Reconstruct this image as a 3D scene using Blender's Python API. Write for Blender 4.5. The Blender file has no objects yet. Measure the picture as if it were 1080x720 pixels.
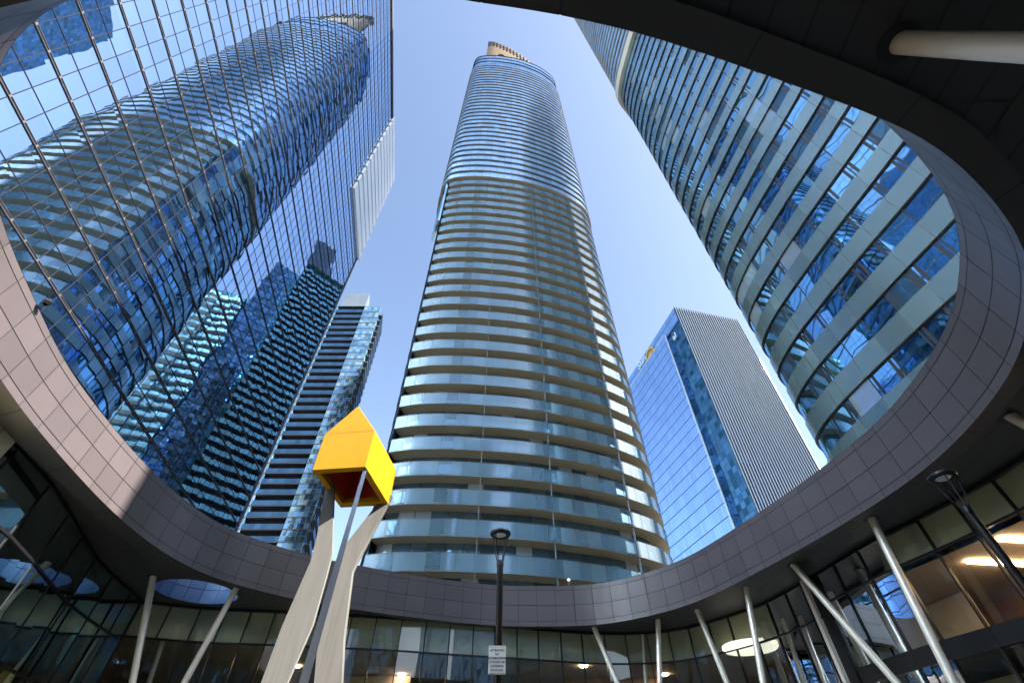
import bpy, bmesh, math, random
from mathutils import Vector, Matrix
from mathutils.geometry import tessellate_polygon
random.seed(7)
R = math.radians
scene = bpy.context.scene
col = scene.collection
GZ = -1.6            # ground height; the camera's eye is at z = 0
EL = R(46.5)
D0 = 27.0            # distance from the eye to the mirror-glass tower's plane

# ------------------------------------------------------------------ pixel helpers (1080x720 photo, 16 mm lens)
def ray(u, v):
    x = (u - 540) / 480; y = -(v - 360) / 480
    return Vector((x, math.cos(EL) - y * math.sin(EL), math.sin(EL) + y * math.cos(EL)))
def at_z(u, v, z):
    d = ray(u, v); return d * (z / d.z)
def at_y(u, v, y):
    d = ray(u, v); return d * (y / d.y)
def pol(az, r):
    return Vector((r * math.sin(R(az)), r * math.cos(R(az)), 0))

# ------------------------------------------------------------------ mesh builder
class MB:
    def __init__(s): s.v = []; s.f = []; s.uv = []; s.sm = []
    def quad(s, a, b, c, d, uv=None, smooth=False):
        i = len(s.v); s.v += [tuple(a), tuple(b), tuple(c), tuple(d)]
        s.f.append((i, i+1, i+2, i+3)); s.uv += uv or [(0,0),(1,0),(1,1),(0,1)]; s.sm.append(smooth)
    def tri(s, a, b, c):
        i = len(s.v); s.v += [tuple(a), tuple(b), tuple(c)]; s.f.append((i, i+1, i+2)); s.uv += [(p[0], p[1]) for p in (a,b,c)]; s.sm.append(False)
    def poly(s, pts):
        i = len(s.v); s.v += [tuple(p) for p in pts]; s.f.append(tuple(range(i, i+len(pts)))); s.uv += [(p[0], p[2]) for p in pts]; s.sm.append(False)
    def box(s, o, ax, ay, az):
        """box spanned from corner o by the three vectors"""
        o, ax, ay, az = Vector(o), Vector(ax), Vector(ay), Vector(az)
        p = [o, o+ax, o+ax+ay, o+ay, o+az, o+ax+az, o+ax+ay+az, o+ay+az]
        for q in ((3,2,1,0),(4,5,6,7),(0,1,5,4),(1,2,6,5),(2,3,7,6),(3,0,4,7)):
            a,b,c,d = (p[k] for k in q); w = (b-a).length; h = (d-a).length
            s.quad(a,b,c,d,[(0,0),(w,0),(w,h),(0,h)])
    def cbox(s, c, sx, sy, sz, rz=0):
        ca, sa = math.cos(rz), math.sin(rz)
        ax = Vector((ca,sa,0))*sx; ay = Vector((-sa,ca,0))*sy; az = Vector((0,0,sz))
        s.box(Vector(c)-ax/2-ay/2-az/2, ax, ay, az)
    def tube(s, a, b, r0, r1=None, n=20, caps=True):
        a, b = Vector(a), Vector(b); r1 = r0 if r1 is None else r1
        d = (b-a).normalized(); h = Vector((0,0,1)) if abs(d.z) < .9 else Vector((1,0,0))
        u = d.cross(h).normalized(); w = d.cross(u)
        A = [a+(u*math.cos(t)+w*math.sin(t))*r0 for t in [2*math.pi*k/n for k in range(n)]]
        B = [b+(u*math.cos(t)+w*math.sin(t))*r1 for t in [2*math.pi*k/n for k in range(n)]]
        L = (b-a).length
        for k in range(n):
            m = (k+1) % n
            s.quad(A[k], B[k], B[m], A[m], [(k/n,0),(k/n,L),((k+1)/n,L),((k+1)/n,0)], True)
        if caps: s.poly(A); s.poly(B[::-1])
    def lathe(s, c, prof, n=32):
        c = Vector(c)
        for (r0,z0),(r1,z1) in zip(prof, prof[1:]):
            for k in range(n):
                t0, t1 = 2*math.pi*k/n, 2*math.pi*(k+1)/n
                P = lambda r,z,t: c+Vector((r*math.cos(t), r*math.sin(t), z))
                s.quad(P(r0,z0,t0),P(r0,z0,t1),P(r1,z1,t1),P(r1,z1,t0),None,True)
    def strip(s, pts, z0, z1, closed=False, u0=0.0, smooth=True, flip=False):
        n = len(pts); u = u0
        for k in range(n if closed else n-1):
            a = pts[k]; b = pts[(k+1) % n]; L = math.hypot(b[0]-a[0], b[1]-a[1])
            P = [(a[0],a[1],z0),(b[0],b[1],z0),(b[0],b[1],z1),(a[0],a[1],z1)]
            UV = [(u,z0),(u+L,z0),(u+L,z1),(u,z1)]
            if flip: P = P[::-1]; UV = UV[::-1]
            s.quad(*P, UV, smooth); u += L
    def ring(s, o, i, z, closed=True, up=False):
        n = len(o)
        for k in range(n if closed else n-1):
            m = (k+1) % n
            P = [(o[k][0],o[k][1],z),(i[k][0],i[k][1],z),(i[m][0],i[m][1],z),(o[m][0],o[m][1],z)]
            if up: P = P[::-1]
            s.quad(*P, [(p[0],p[1]) for p in P])
    def prism(s, poly, z0, z1):
        """vertical prism over a plan polygon"""
        pts = [Vector((p[0],p[1],0)) for p in poly]
        s.strip(poly, z0, z1, True, smooth=False)
        for t in tessellate_polygon([pts]):
            s.tri(*[(pts[k].x,pts[k].y,z1) for k in t]); s.tri(*[(pts[k].x,pts[k].y,z0) for k in t][::-1])
    def mesh(s, name, weld=True):
        me = bpy.data.meshes.new(name); me.from_pydata(s.v, [], s.f)
        uvl = me.uv_layers.new(name='UVMap')
        flat = [c for p in s.uv for c in p]; uvl.data.foreach_set('uv', flat)
        me.polygons.foreach_set('use_smooth', s.sm)
        bm = bmesh.new(); bm.from_mesh(me)
        if weld: bmesh.ops.remove_doubles(bm, verts=bm.verts, dist=1e-4)
        bmesh.ops.dissolve_degenerate(bm, dist=1e-6, edges=bm.edges)
        bm.to_mesh(me); bm.free(); me.update()
        return me

def link(name, me, mat, parent=None, sharp=35):
    o = bpy.data.objects.new(name, me); col.objects.link(o)
    if mat and not me.materials: me.materials.append(mat)
    if any(p.use_smooth for p in me.polygons):
        me.set_sharp_from_angle(angle=R(sharp))
    if parent: adopt(o, parent)
    return o
def adopt(o, parent):
    o.parent = parent
    def world(p):
        T = Matrix.Translation(p.location)
        return T if p.parent is None else world(p.parent) @ p.matrix_parent_inverse @ T
    o.matrix_parent_inverse = world(parent).inverted()
def obj(name, mb, mat, parent=None): return link(name, mb.mesh(name), mat, parent)
def tag(o, label, cat, group=None):
    o['label'] = label; o['category'] = cat
    if group: o['group'] = group
    return o
def thing(name, label, cat, loc, group=None):
    o = bpy.data.objects.new(name, None); o.empty_display_size = .5; col.objects.link(o); o.location = loc
    return tag(o, label, cat, group)
def struct(o, kind='structure'): o['kind'] = kind; return o
def part(o, label): o['label'] = label; return o
def dup(o, dz=0, dx=0, dy=0, parent=None):
    c = o.copy(); col.objects.link(c); c.location = o.location + Vector((dx,dy,dz))
    if parent is not None: c.parent = parent
    return c

# ------------------------------------------------------------------ plan curves
def catmull(P, closed=True, step=.8):
    out = []; n = len(P)
    for k in range(n if closed else n-1):
        g = lambda i: Vector((*P[i % n], 0)) if closed else Vector((*P[max(0, min(n-1, i))], 0))
        a, b, c, d = g(k-1), g(k), g(k+1), g(k+2); m = max(1, int(round((c-b).length/step)))
        for j in range(m):
            t = j/m
            q = .5*((2*b)+(c-a)*t+(2*a-5*b+4*c-d)*t*t+(3*b-a-3*c+d)*t**3)
            out.append((q.x, q.y))
    if not closed: out.append(tuple(P[-1]))
    return out
def area(P): return sum(P[k][0]*P[(k+1)%len(P)][1]-P[(k+1)%len(P)][0]*P[k][1] for k in range(len(P)))/2
def ccw(P): return P if area(P) > 0 else P[::-1]
def offset(P, d, closed=True):
    """positive d = to the right of travel (outward for a CCW loop)"""
    n = len(P); out = []
    for k in range(n):
        a = P[k-1] if (closed or k > 0) else P[k]; b = P[(k+1) % n] if (closed or k < n-1) else P[k]
        dx, dy = b[0]-a[0], b[1]-a[1]; L = math.hypot(dx, dy) or 1
        out.append((P[k][0]+dy/L*d, P[k][1]-dx/L*d))
    return out
def relax(P, it=1):
    for _ in range(it): P = [((P[k-1][0]+2*P[k][0]+P[(k+1)%len(P)][0])/4, (P[k-1][1]+2*P[k][1]+P[(k+1)%len(P)][1])/4) for k in range(len(P))]
    return P

# ------------------------------------------------------------------ materials
def nt(name):
    m = bpy.data.materials.new(name); m.use_nodes = True; t = m.node_tree
    for x in list(t.nodes): t.nodes.remove(x)
    out = t.nodes.new('ShaderNodeOutputMaterial'); return m, t, out
def N(t, typ, **kw):
    n = t.nodes.new(typ)
    for k, v in kw.items():
        if k.startswith('i_'):
            key = k[2:]; key = int(key) if key.isdigit() else key.replace('_', ' ')
            n.inputs[key].default_value = v
        else: setattr(n, k, v)
    return n
def M_(t, op, a, b=None, c=None):
    n = t.nodes.new('ShaderNodeMath'); n.operation = op
    for i, x in enumerate((a, b, c)):
        if x is None: continue
        if isinstance(x, (int, float)): n.inputs[i].default_value = x
        else: t.links.new(x, n.inputs[i])
    return n.outputs[0]
def V_(t, op, a, b=None, s=None):
    n = t.nodes.new('ShaderNodeVectorMath'); n.operation = op
    for i, x in enumerate((a, b)):
        if x is None: continue
        if isinstance(x, (tuple, list)): n.inputs[i].default_value = x
        else: t.links.new(x, n.inputs[i])
    if s is not None:
        if isinstance(s, (int, float)): n.inputs['Scale'].default_value = s
        else: t.links.new(s, n.inputs['Scale'])
    return n.outputs[0]
def MIX(t, f, a, b):
    n = t.nodes.new('ShaderNodeMix'); n.data_type = 'RGBA'
    for k, x in ((0, f), (6, a), (7, b)):
        if isinstance(x, (int, float)): n.inputs[k].default_value = x
        elif isinstance(x, tuple): n.inputs[k].default_value = (*x, 1) if len(x) == 3 else x
        else: t.links.new(x, n.inputs[k])
    return n.outputs[2]
def plain(name, c, rough=.6, metal=0.0, var=.12, scale=1.5, bump=0.0, spec=.5, stretch=(1,1,1), emit=0):
    m, t, out = nt(name)
    p = N(t, 'ShaderNodeBsdfPrincipled', i_Roughness=rough, i_Metallic=metal); p.inputs['Specular IOR Level'].default_value = spec
    g = N(t, 'ShaderNodeNewGeometry'); mp = V_(t, 'MULTIPLY', g.outputs['Position'], stretch)
    n = N(t, 'ShaderNodeTexNoise', i_Scale=scale, i_Detail=5.0, i_Roughness=.6); t.links.new(mp, n.inputs['Vector'])
    a = tuple(x*(1-var) for x in c); b = tuple(min(1, x*(1+var)) for x in c)
    cc = MIX(t, n.outputs['Fac'], a, b); t.links.new(cc, p.inputs['Base Color'])
    rr = M_(t, 'MULTIPLY_ADD', n.outputs['Fac'], .3*rough, .85*rough); t.links.new(rr, p.inputs['Roughness'])
    if bump:
        bn = N(t, 'ShaderNodeBump', i_Strength=bump, i_Distance=.02); t.links.new(n.outputs['Fac'], bn.inputs['Height']); t.links.new(bn.outputs[0], p.inputs['Normal'])
    if emit: p.inputs['Emission Color'].default_value = (*c, 1); p.inputs['Emission Strength'].default_value = emit
    t.links.new(p.outputs[0], out.inputs[0]); return m

def facade(name, tint, w=1.5, h=3.0, frame=.05, fcol=(.03,.03,.035), hjoint=False, tilt=.01, wave=.01, wscale=.6,
           rough=.02, diff=(.03,.05,.06), mirror=.7, blind=0.0, blindcol=(.6,.62,.58), dark=0.0, vary=.25, z0=0.0, opening=0.0, hf=None):
    """Glazing: u = metres along the wall, z = world height. Every pane leans a little its own way."""
    m, t, out = nt(name)
    g = N(t, 'ShaderNodeNewGeometry'); uv = N(t, 'ShaderNodeUVMap', uv_map='UVMap')
    su = N(t, 'ShaderNodeSeparateXYZ'); t.links.new(uv.outputs[0], su.inputs[0])
    sp = N(t, 'ShaderNodeSeparateXYZ'); t.links.new(g.outputs['Position'], sp.inputs[0])
    cu = M_(t, 'DIVIDE', su.outputs[0], w); cv = M_(t, 'DIVIDE', M_(t, 'SUBTRACT', sp.outputs[2], z0), h)
    fu, fv = M_(t, 'FLOOR', cu), M_(t, 'FLOOR', cv)
    cmb = N(t, 'ShaderNodeCombineXYZ'); t.links.new(fu, cmb.inputs[0]); t.links.new(fv, cmb.inputs[1])
    wn = N(t, 'ShaderNodeTexWhiteNoise', noise_dimensions='2D'); t.links.new(cmb.outputs[0], wn.inputs['Vector'])
    rnd = wn.outputs['Value']; rc = wn.outputs['Color']
    ns = N(t, 'ShaderNodeTexNoise', i_Scale=wscale, i_Detail=1.5); 
    # each pane has its own ripple: shift the noise by the pane's random colour
    sh = V_(t, 'ADD', g.outputs['Position'], V_(t, 'SCALE', rc, None, 1.7)); t.links.new(sh, ns.inputs['Vector'])
    wv = V_(t, 'SCALE', V_(t, 'SUBTRACT', ns.outputs['Color'], (.5,.5,.5)), None, wave*2)
    tl = V_(t, 'SCALE', V_(t, 'SUBTRACT', rc, (.5,.5,.5)), None, tilt*2)
    nn = V_(t, 'NORMALIZE', V_(t, 'ADD', V_(t, 'ADD', g.outputs['Normal'], wv), tl))
    fx = M_(t, 'FRACT', cu); edge = M_(t, 'LESS_THAN', fx, frame/w)
    if hjoint: edge = M_(t, 'MAXIMUM', edge, M_(t, 'LESS_THAN', M_(t, 'FRACT', cv), (hf or frame)/h))
    val = M_(t, 'MULTIPLY_ADD', rnd, vary*2, 1-vary)
    tc = V_(t, 'SCALE', tint, None, val) if False else MIX(t, rnd, tuple(x*(1-vary) for x in tint), tuple(min(1,x*(1+vary*.5)) for x in tint))
    gl = N(t, 'ShaderNodeBsdfGlossy', i_Roughness=rough); t.links.new(tc, gl.inputs[0]); t.links.new(nn, gl.inputs['Normal'])
    ic = MIX(t, rc, diff, tuple(x*2.2 for x in diff))
    # what is behind the glass: blinds and dark rooms
    wn2 = N(t, 'ShaderNodeTexWhiteNoise', noise_dimensions='3D'); cm2 = V_(t, 'ADD', cmb.outputs[0], (17.3, 5.1, 3.0)); t.links.new(cm2, wn2.inputs['Vector'])
    if blind: ic = MIX(t, M_(t, 'LESS_THAN', wn2.outputs['Value'], blind), ic, blindcol)
    df = N(t, 'ShaderNodeBsdfDiffuse'); t.links.new(ic, df.inputs[0])
    fr = N(t, 'ShaderNodeLayerWeight', i_Blend=.35); t.links.new(nn, fr.inputs['Normal'])
    mf = M_(t, 'MINIMUM', M_(t, 'MULTIPLY_ADD', fr.outputs['Facing'], (1-mirror), mirror), 1.0)
    if dark: mf = M_(t, 'MULTIPLY', mf, M_(t, 'MULTIPLY_ADD', M_(t, 'LESS_THAN', wn2.outputs['Value'], 1-dark), .8, .2))
    if blind: mf = M_(t, 'MULTIPLY', mf, M_(t, 'MULTIPLY_ADD', M_(t, 'LESS_THAN', wn2.outputs['Value'], blind), -.55, 1.0))
    mx = N(t, 'ShaderNodeMixShader'); t.links.new(mf, mx.inputs[0]); t.links.new(df.outputs[0], mx.inputs[1]); t.links.new(gl.outputs[0], mx.inputs[2])
    fm = N(t, 'ShaderNodeBsdfPrincipled', i_Roughness=.45, i_Metallic=.3); fm.inputs['Base Color'].default_value = (*fcol, 1)
    if opening:   # a framed casement in some panes
        fz = M_(t, 'FRACT', cv)
        a = M_(t, 'LESS_THAN', M_(t, 'ABSOLUTE', M_(t, 'SUBTRACT', fx, .5)), .5)
        band = M_(t, 'LESS_THAN', M_(t, 'ABSOLUTE', M_(t, 'SUBTRACT', M_(t, 'ABSOLUTE', M_(t, 'SUBTRACT', fx, .52)), .36)), .05)
        band = M_(t, 'MULTIPLY', band, M_(t, 'GREATER_THAN', wn2.outputs['Value'], 1-opening))
        edge = M_(t, 'MAXIMUM', edge, band)
    m2 = N(t, 'ShaderNodeMixShader'); t.links.new(edge, m2.inputs[0]); t.links.new(mx.outputs[0], m2.inputs[1]); t.links.new(fm.outputs[0], m2.inputs[2])
    t.links.new(m2.outputs[0], out.inputs[0]); return m

def see_through(name, tint, refl=.3, rough=.02, body=(.3,.4,.42), bodyf=.25, w=1.2, joint=.02, wave=.004, glc=(.9,.95,1,1)):
    m, t, out = nt(name)
    uv = N(t, 'ShaderNodeUVMap', uv_map='UVMap'); su = N(t, 'ShaderNodeSeparateXYZ'); t.links.new(uv.outputs[0], su.inputs[0])
    g = N(t, 'ShaderNodeNewGeometry'); ns = N(t, 'ShaderNodeTexNoise', i_Scale=.8, i_Detail=2.0); t.links.new(g.outputs['Position'], ns.inputs['Vector'])
    fl = M_(t, 'FLOOR', M_(t, 'DIVIDE', su.outputs[0], w)); wn = N(t, 'ShaderNodeTexWhiteNoise', noise_dimensions='1D'); t.links.new(fl, wn.inputs['W'])
    nn = V_(t, 'NORMALIZE', V_(t, 'ADD', g.outputs['Normal'], V_(t, 'ADD', V_(t, 'SCALE', V_(t, 'SUBTRACT', ns.outputs['Color'], (.5,.5,.5)), None, wave*2), V_(t, 'SCALE', V_(t, 'SUBTRACT', wn.outputs['Color'], (.5,.5,.5)), None, wave*3))))
    tr = N(t, 'ShaderNodeBsdfTransparent'); tr.inputs[0].default_value = (*tint, 1)
    df = N(t, 'ShaderNodeBsdfDiffuse'); df.inputs[0].default_value = (*body, 1)
    gl = N(t, 'ShaderNodeBsdfGlossy', i_Roughness=rough); gl.inputs[0].default_value = glc; t.links.new(nn, gl.inputs['Normal'])
    a = N(t, 'ShaderNodeMixShader'); bf = M_(t, 'MULTIPLY_ADD', wn.outputs['Value'], bodyf*.7, bodyf*.6); t.links.new(bf, a.inputs[0]); t.links.new(tr.outputs[0], a.inputs[1]); t.links.new(df.outputs[0], a.inputs[2])
    fr = N(t, 'ShaderNodeFresnel', i_IOR=1.45); t.links.new(nn, fr.inputs['Normal'])
    f2 = M_(t, 'MINIMUM', M_(t, 'ADD', fr.outputs[0], refl), 1.0)
    b = N(t, 'ShaderNodeMixShader'); t.links.new(f2, b.inputs[0]); t.links.new(a.outputs[0], b.inputs[1]); t.links.new(gl.outputs[0], b.inputs[2])
    last = b.outputs[0]
    if joint:
        e = M_(t, 'LESS_THAN', M_(t, 'FRACT', M_(t, 'DIVIDE', su.outputs[0], w)), joint/w)
        dk = N(t, 'ShaderNodeBsdfDiffuse'); dk.inputs[0].default_value = (.12,.15,.16,1)
        c = N(t, 'ShaderNodeMixShader'); t.links.new(e, c.inputs[0]); t.links.new(last, c.inputs[1]); t.links.new(dk.outputs[0], c.inputs[2]); last = c.outputs[0]
    t.links.new(last, out.inputs[0]); return m

def tiles(name, c, var=.12, w=1.0, rough=.38, metal=.1):
    m, t, out = nt(name)
    uv = N(t, 'ShaderNodeUVMap', uv_map='UVMap'); su = N(t, 'ShaderNodeSeparateXYZ'); t.links.new(uv.outputs[0], su.inputs[0])
    cm = N(t, 'ShaderNodeCombineXYZ'); t.links.new(M_(t,'FLOOR',su.outputs[0]), cm.inputs[0]); t.links.new(M_(t,'FLOOR',su.outputs[1]), cm.inputs[1])
    wn = N(t, 'ShaderNodeTexWhiteNoise', noise_dimensions='2D'); t.links.new(cm.outputs[0], wn.inputs['Vector'])
    g = N(t, 'ShaderNodeNewGeometry'); ns = N(t, 'ShaderNodeTexNoise', i_Scale=1.3, i_Detail=7.0, i_Roughness=.65); t.links.new(V_(t,'MULTIPLY',g.outputs['Position'],(2.2,2.2,.5)), ns.inputs['Vector'])
    f = M_(t, 'ADD', M_(t, 'MULTIPLY', wn.outputs['Value'], .55), M_(t, 'MULTIPLY', ns.outputs['Fac'], .45))
    cc = MIX(t, f, tuple(x*(1-var) for x in c), tuple(x*(1+var) for x in c))
    p = N(t, 'ShaderNodeBsdfPrincipled', i_Metallic=metal); t.links.new(cc, p.inputs['Base Color'])
    t.links.new(M_(t, 'MULTIPLY_ADD', ns.outputs['Fac'], .25, rough-.12), p.inputs['Roughness'])
    nn = V_(t, 'NORMALIZE', V_(t, 'ADD', g.outputs['Normal'], V_(t, 'SCALE', V_(t, 'SUBTRACT', wn.outputs['Color'], (.5,.5,.5)), None, .05))); t.links.new(nn, p.inputs['Normal'])
    t.links.new(p.outputs[0], out.inputs[0]); return m

def planks(name, c, joint, bw=3.2, rh=.56, mortar=.014, rough=.5, swap=True):
    m, t, out = nt(name)
    g = N(t, 'ShaderNodeNewGeometry'); s = N(t, 'ShaderNodeSeparateXYZ'); t.links.new(g.outputs['Position'], s.inputs[0])
    cm = N(t, 'ShaderNodeCombineXYZ'); t.links.new(s.outputs[1], cm.inputs[0]); t.links.new(s.outputs[0], cm.inputs[1])
    b = N(t, 'ShaderNodeTexBrick', offset=.37, offset_frequency=2); b.inputs['Scale'].default_value = 1.0
    b.inputs['Color1'].default_value = (*c,1); b.inputs['Color2'].default_value = (*[x*1.25 for x in c],1); b.inputs['Mortar'].default_value = (*joint,1)
    b.inputs['Mortar Size'].default_value = mortar; b.inputs['Mortar Smooth'].default_value = 0; b.inputs['Brick Width'].default_value = bw; b.inputs['Row Height'].default_value = rh
    t.links.new((cm.outputs[0]), b.inputs['Vector'])
    ns = N(t, 'ShaderNodeTexNoise', i_Scale=4.0, i_Detail=8.0, i_Roughness=.7); t.links.new(g.outputs['Position'], ns.inputs['Vector'])
    cc = MIX(t, M_(t,'MULTIPLY',ns.outputs['Fac'],.5), b.outputs['Color'], (c[0]*.6,c[1]*.6,c[2]*.6))
    p = N(t, 'ShaderNodeBsdfPrincipled', i_Roughness=rough); t.links.new(cc, p.inputs['Base Color'])
    bn = N(t, 'ShaderNodeBump', i_Strength=.6, i_Distance=.02, invert=True); t.links.new(b.outputs['Fac'], bn.inputs['Height']); t.links.new(bn.outputs[0], p.inputs['Normal'])
    t.links.new(p.outputs[0], out.inputs[0]); return m

MT = {}
MT['fascia'] = tiles('fascia panels', (.064,.053,.056), var=.17)
MT['joint'] = plain('dark joint', (.012,.012,.014), .7)
MT['soffit'] = planks('soffit panels', (.026,.022,.0205), (.001,.001,.001), mortar=.02)
MT['lip'] = plain('dark bronze lip', (.026,.022,.0205), .5, .0, scale=3)
MT['roofing'] = plain('grey roofing', (.18,.18,.19), .8)
MT['steel'] = plain('brushed steel', (.66,.60,.53), .42, .3, .08, 3)
MT['black'] = plain('black painted metal', (.012,.012,.014), .35, .4, .1)
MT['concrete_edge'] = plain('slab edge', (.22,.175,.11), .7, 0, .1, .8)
MT['balcony_soffit'] = plain('balcony soffit', (.36,.28,.17), .8, 0, .1, .5)
MT['beige_metal'] = plain('beige metal', (.48,.40,.29), .45, .2, .12, .6)
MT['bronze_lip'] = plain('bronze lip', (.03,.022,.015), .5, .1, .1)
MT['gold_metal'] = plain('bronze crown', (.085,.055,.028), .6, .2, .35, .5)
MT['guard'] = see_through('balcony glass', (.55,.72,.75), refl=.12, body=(.105,.165,.205), bodyf=.74, glc=(.55,.72,.85,1), w=1.35, joint=.035, wave=.006, rough=.12)
MT['spandrel'] = facade('spandrel glass', (.50,.62,.64), w=1.85, h=2.97, z0=17.4, frame=.045, fcol=(.08,.10,.10), tilt=.012, wave=.008, wscale=.5, rough=.24, diff=(.05,.068,.062), mirror=.26, vary=.12)
MT['windows'] = facade('apartment windows', (.36,.68,1.0), w=1.85, h=2.97, z0=17.4, frame=.09, fcol=(.02,.02,.025), tilt=.022, wave=.014, wscale=.5, diff=(.015,.03,.045), mirror=.8, blind=.07, blindcol=(.22,.25,.25), dark=.15, vary=.35, opening=.45)
MT['spandrel_blue'] = facade('upper spandrel glass', (.54,.70,.84), w=1.5, h=2.97, z0=17.4, frame=.05, fcol=(.10,.12,.14), tilt=.012, wave=.006, rough=.28, diff=(.13,.20,.27), mirror=.38, vary=.15)
MT['windows_up'] = facade('upper windows', (.34,.58,.86), w=1.5, h=2.97, z0=17.4, frame=.06, tilt=.02, wave=.012, rough=.10, diff=(.015,.03,.05), mirror=.6, blind=.03, blindcol=(.3,.3,.28), dark=.15, vary=.35)
MT['inner'] = facade('balcony doors', (.42,.60,.78), w=1.6, h=2.97, z0=17.4, frame=.1, fcol=(.03,.035,.04), tilt=.015, wave=.01, diff=(.03,.05,.06), mirror=.45, blind=.15, blindcol=(.3,.32,.32), dark=.25, vary=.3)
MT['mirror'] = facade('mirror glass', (.50,.66,.86), w=1.43, h=2.0, z0=0, frame=0.0, tilt=.003, wave=.005, wscale=.42, rough=.0, diff=(.02,.04,.06), mirror=.93, vary=.07)
MT['mullion'] = plain('dark bronze mullion', (.014,.015,.022), .9, .0, .1, spec=.05)
MT['rail'] = plain('aluminium rail', (.075,.072,.078), .5, .2, .1)
MT['louvre'] = plain('white louvre', (.93,.94,.95), .8, 0, .03)
MT['sun_blue'] = facade('blue office glass', (.50,.68,.97), w=1.5, h=4.2, frame=.07, fcol=(.05,.09,.2), hjoint=True, hf=.35, tilt=.006, wave=.004, wscale=.2, diff=(.02,.06,.16), mirror=.85, vary=.12)
MT['sun_back'] = facade('fin wall glass', (.32,.52,.80), w=1.5, h=4.2, frame=.07, hjoint=True, tilt=.004, wave=.003, rough=.2, diff=(.085,.18,.33), mirror=.15, vary=.12)
MT['sun_dark'] = facade('dark recessed glass', (.14,.30,.44), w=2.1, h=2.1, frame=.12, fcol=(.02,.05,.08), hjoint=True, tilt=.02, wave=.02, diff=(.01,.04,.07), mirror=.6, dark=.3, vary=.4)
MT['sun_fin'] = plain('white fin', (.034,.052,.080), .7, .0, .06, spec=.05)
MT['white_trim'] = plain('pale metal trim', (.62,.64,.66), .4, .2, .06)
MT['condo_glass'] = facade('condo blue glass', (.30,.52,.76), blindcol=(.16,.23,.28), w=1.2, h=1.5, frame=.12, fcol=(.10,.17,.24), hjoint=True, tilt=.03, wave=.02, diff=(.05,.10,.14), mirror=.6, blind=.12, dark=.25, vary=.45)
MT['condo_guard'] = facade('condo balcony glass', (.13,.25,.40), w=1.5, h=3.0, frame=.08, fcol=(.03,.045,.07), tilt=.012, wave=.006, rough=.28, diff=(.010,.028,.060), mirror=.2, vary=.3)
MT['teal_guard'] = facade('teal balcony glass', (.40,.66,.72), w=1.5, h=3.0, frame=.08, fcol=(.1,.14,.16), tilt=.012, wave=.006, rough=.3, diff=(.16,.34,.38), mirror=.35, vary=.35)
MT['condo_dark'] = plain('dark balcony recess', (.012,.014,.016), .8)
MT['condo_slab'] = plain('condo slab', (.04,.05,.065), .8)
MT['condo_teal'] = facade('teal condo glass', (.30,.60,.72), blindcol=(.16,.26,.26), w=1.3, h=1.5, frame=.12, fcol=(.05,.13,.17), hjoint=True, tilt=.012, wave=.008, diff=(.03,.09,.11), mirror=.5, blind=.08, dark=.25, vary=.4)
MT['pale_clad'] = plain('pale cladding', (.34,.355,.36), .6, 0, .08, .1)
MT['plant'] = plain('blue grey plant screen', (.10,.13,.17), .5, .2, .3, .3)
MT['yellow'] = plain('yellow paint', (.32,.165,.001), .5, 0, .13, 2.6, spec=.15)
MT['red'] = plain('dark red paint', (.42,.035,.012), .6, 0, .15, 2)
MT['leg'] = plain('grey boards', (.100,.098,.096), .8, 0, .30, 2.2, .15, stretch=(7,7,.3), spec=.15)
MT['leg_blue'] = plain('blue grey steel', (.10,.12,.17), .35, .5, .15, 2)
MT['paving_bounce'] = planks('pale bounce paving', (.42,.41,.39), (.2,.2,.2), 1.2, .6, .012, .8)  # brighter paving, added to throw light up at the canopy
MT['paving'] = planks('stone paving', (.11,.107,.10), (.05,.05,.05), 1.2, .6, .012, .8)
MT['store'] = see_through('storefront glass', (.82,.88,.83), refl=.05, body=(.02,.03,.03), bodyf=.08, w=1.15, joint=0, wave=.006, rough=.0)
MT['store_dark'] = see_through('dark green storefront glass', (.30,.42,.38), refl=.03, body=(.014,.034,.034), bodyf=.5, w=1.15, joint=0, wave=.006, rough=.02, glc=(.55,.7,.7,1))
MT['panel'] = plain('back painted panel', (.50,.46,.34), .6, 0, .12, .5)
MT['panel_dim'] = plain('grey green panel', (.085,.095,.085), .4, 0, .2, .6)
MT['in_wall'] = plain('warm timber wall', (.30,.17,.09), .7, 0, .25, .7, stretch=(3,3,.4))
MT['in_pale'] = plain('beige plaster', (.52,.42,.30), .8, 0, .08)
MT['in_dark'] = plain('dark interior', (.03,.028,.025), .8)
MT['warm_light'] = plain('warm light strip', (1,.70,.42), .5, emit=9)
MT['disc_light'] = plain('white round lamp', (1,.95,.80), .5, emit=.2)
MT['sign_white'] = plain('sign white', (.75,.75,.75), .5, 0, .03)
MT['sign_ink'] = plain('sign ink', (.04,.04,.05), .6)
MT['skylight_tile'] = tiles('blue skylight tiles', (.05,.10,.22))
MT['divider'] = plain('grey divider', (.15,.165,.18), .5, 0, .05)
MT['parapet'] = facade('parapet glass', (.40,.58,.80), w=1.5, h=3.4, z0=2, frame=.06, hjoint=True, tilt=.01, wave=.004, rough=.12, diff=(.08,.13,.19), mirror=.5, vary=.1)
MT['logo'] = plain('orange sign', (.85,.42,.02), .4, 0, .05)
MT['letter'] = plain('white letters', (.85,.85,.85), .4, 0, .03)

# ------------------------------------------------------------------ ground
g = MB(); g.quad((-1500,-1500,GZ-.01),(1500,-1500,GZ-.01),(1500,1500,GZ-.01),(-1500,1500,GZ-.01)); struct(obj('ground', g, MT['roofing']))
g = MB(); g.quad((-24,-19,GZ),(19,-19,GZ),(19,38,GZ),(-24,38,GZ)); struct(obj('pavement', g, MT['paving']))

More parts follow.
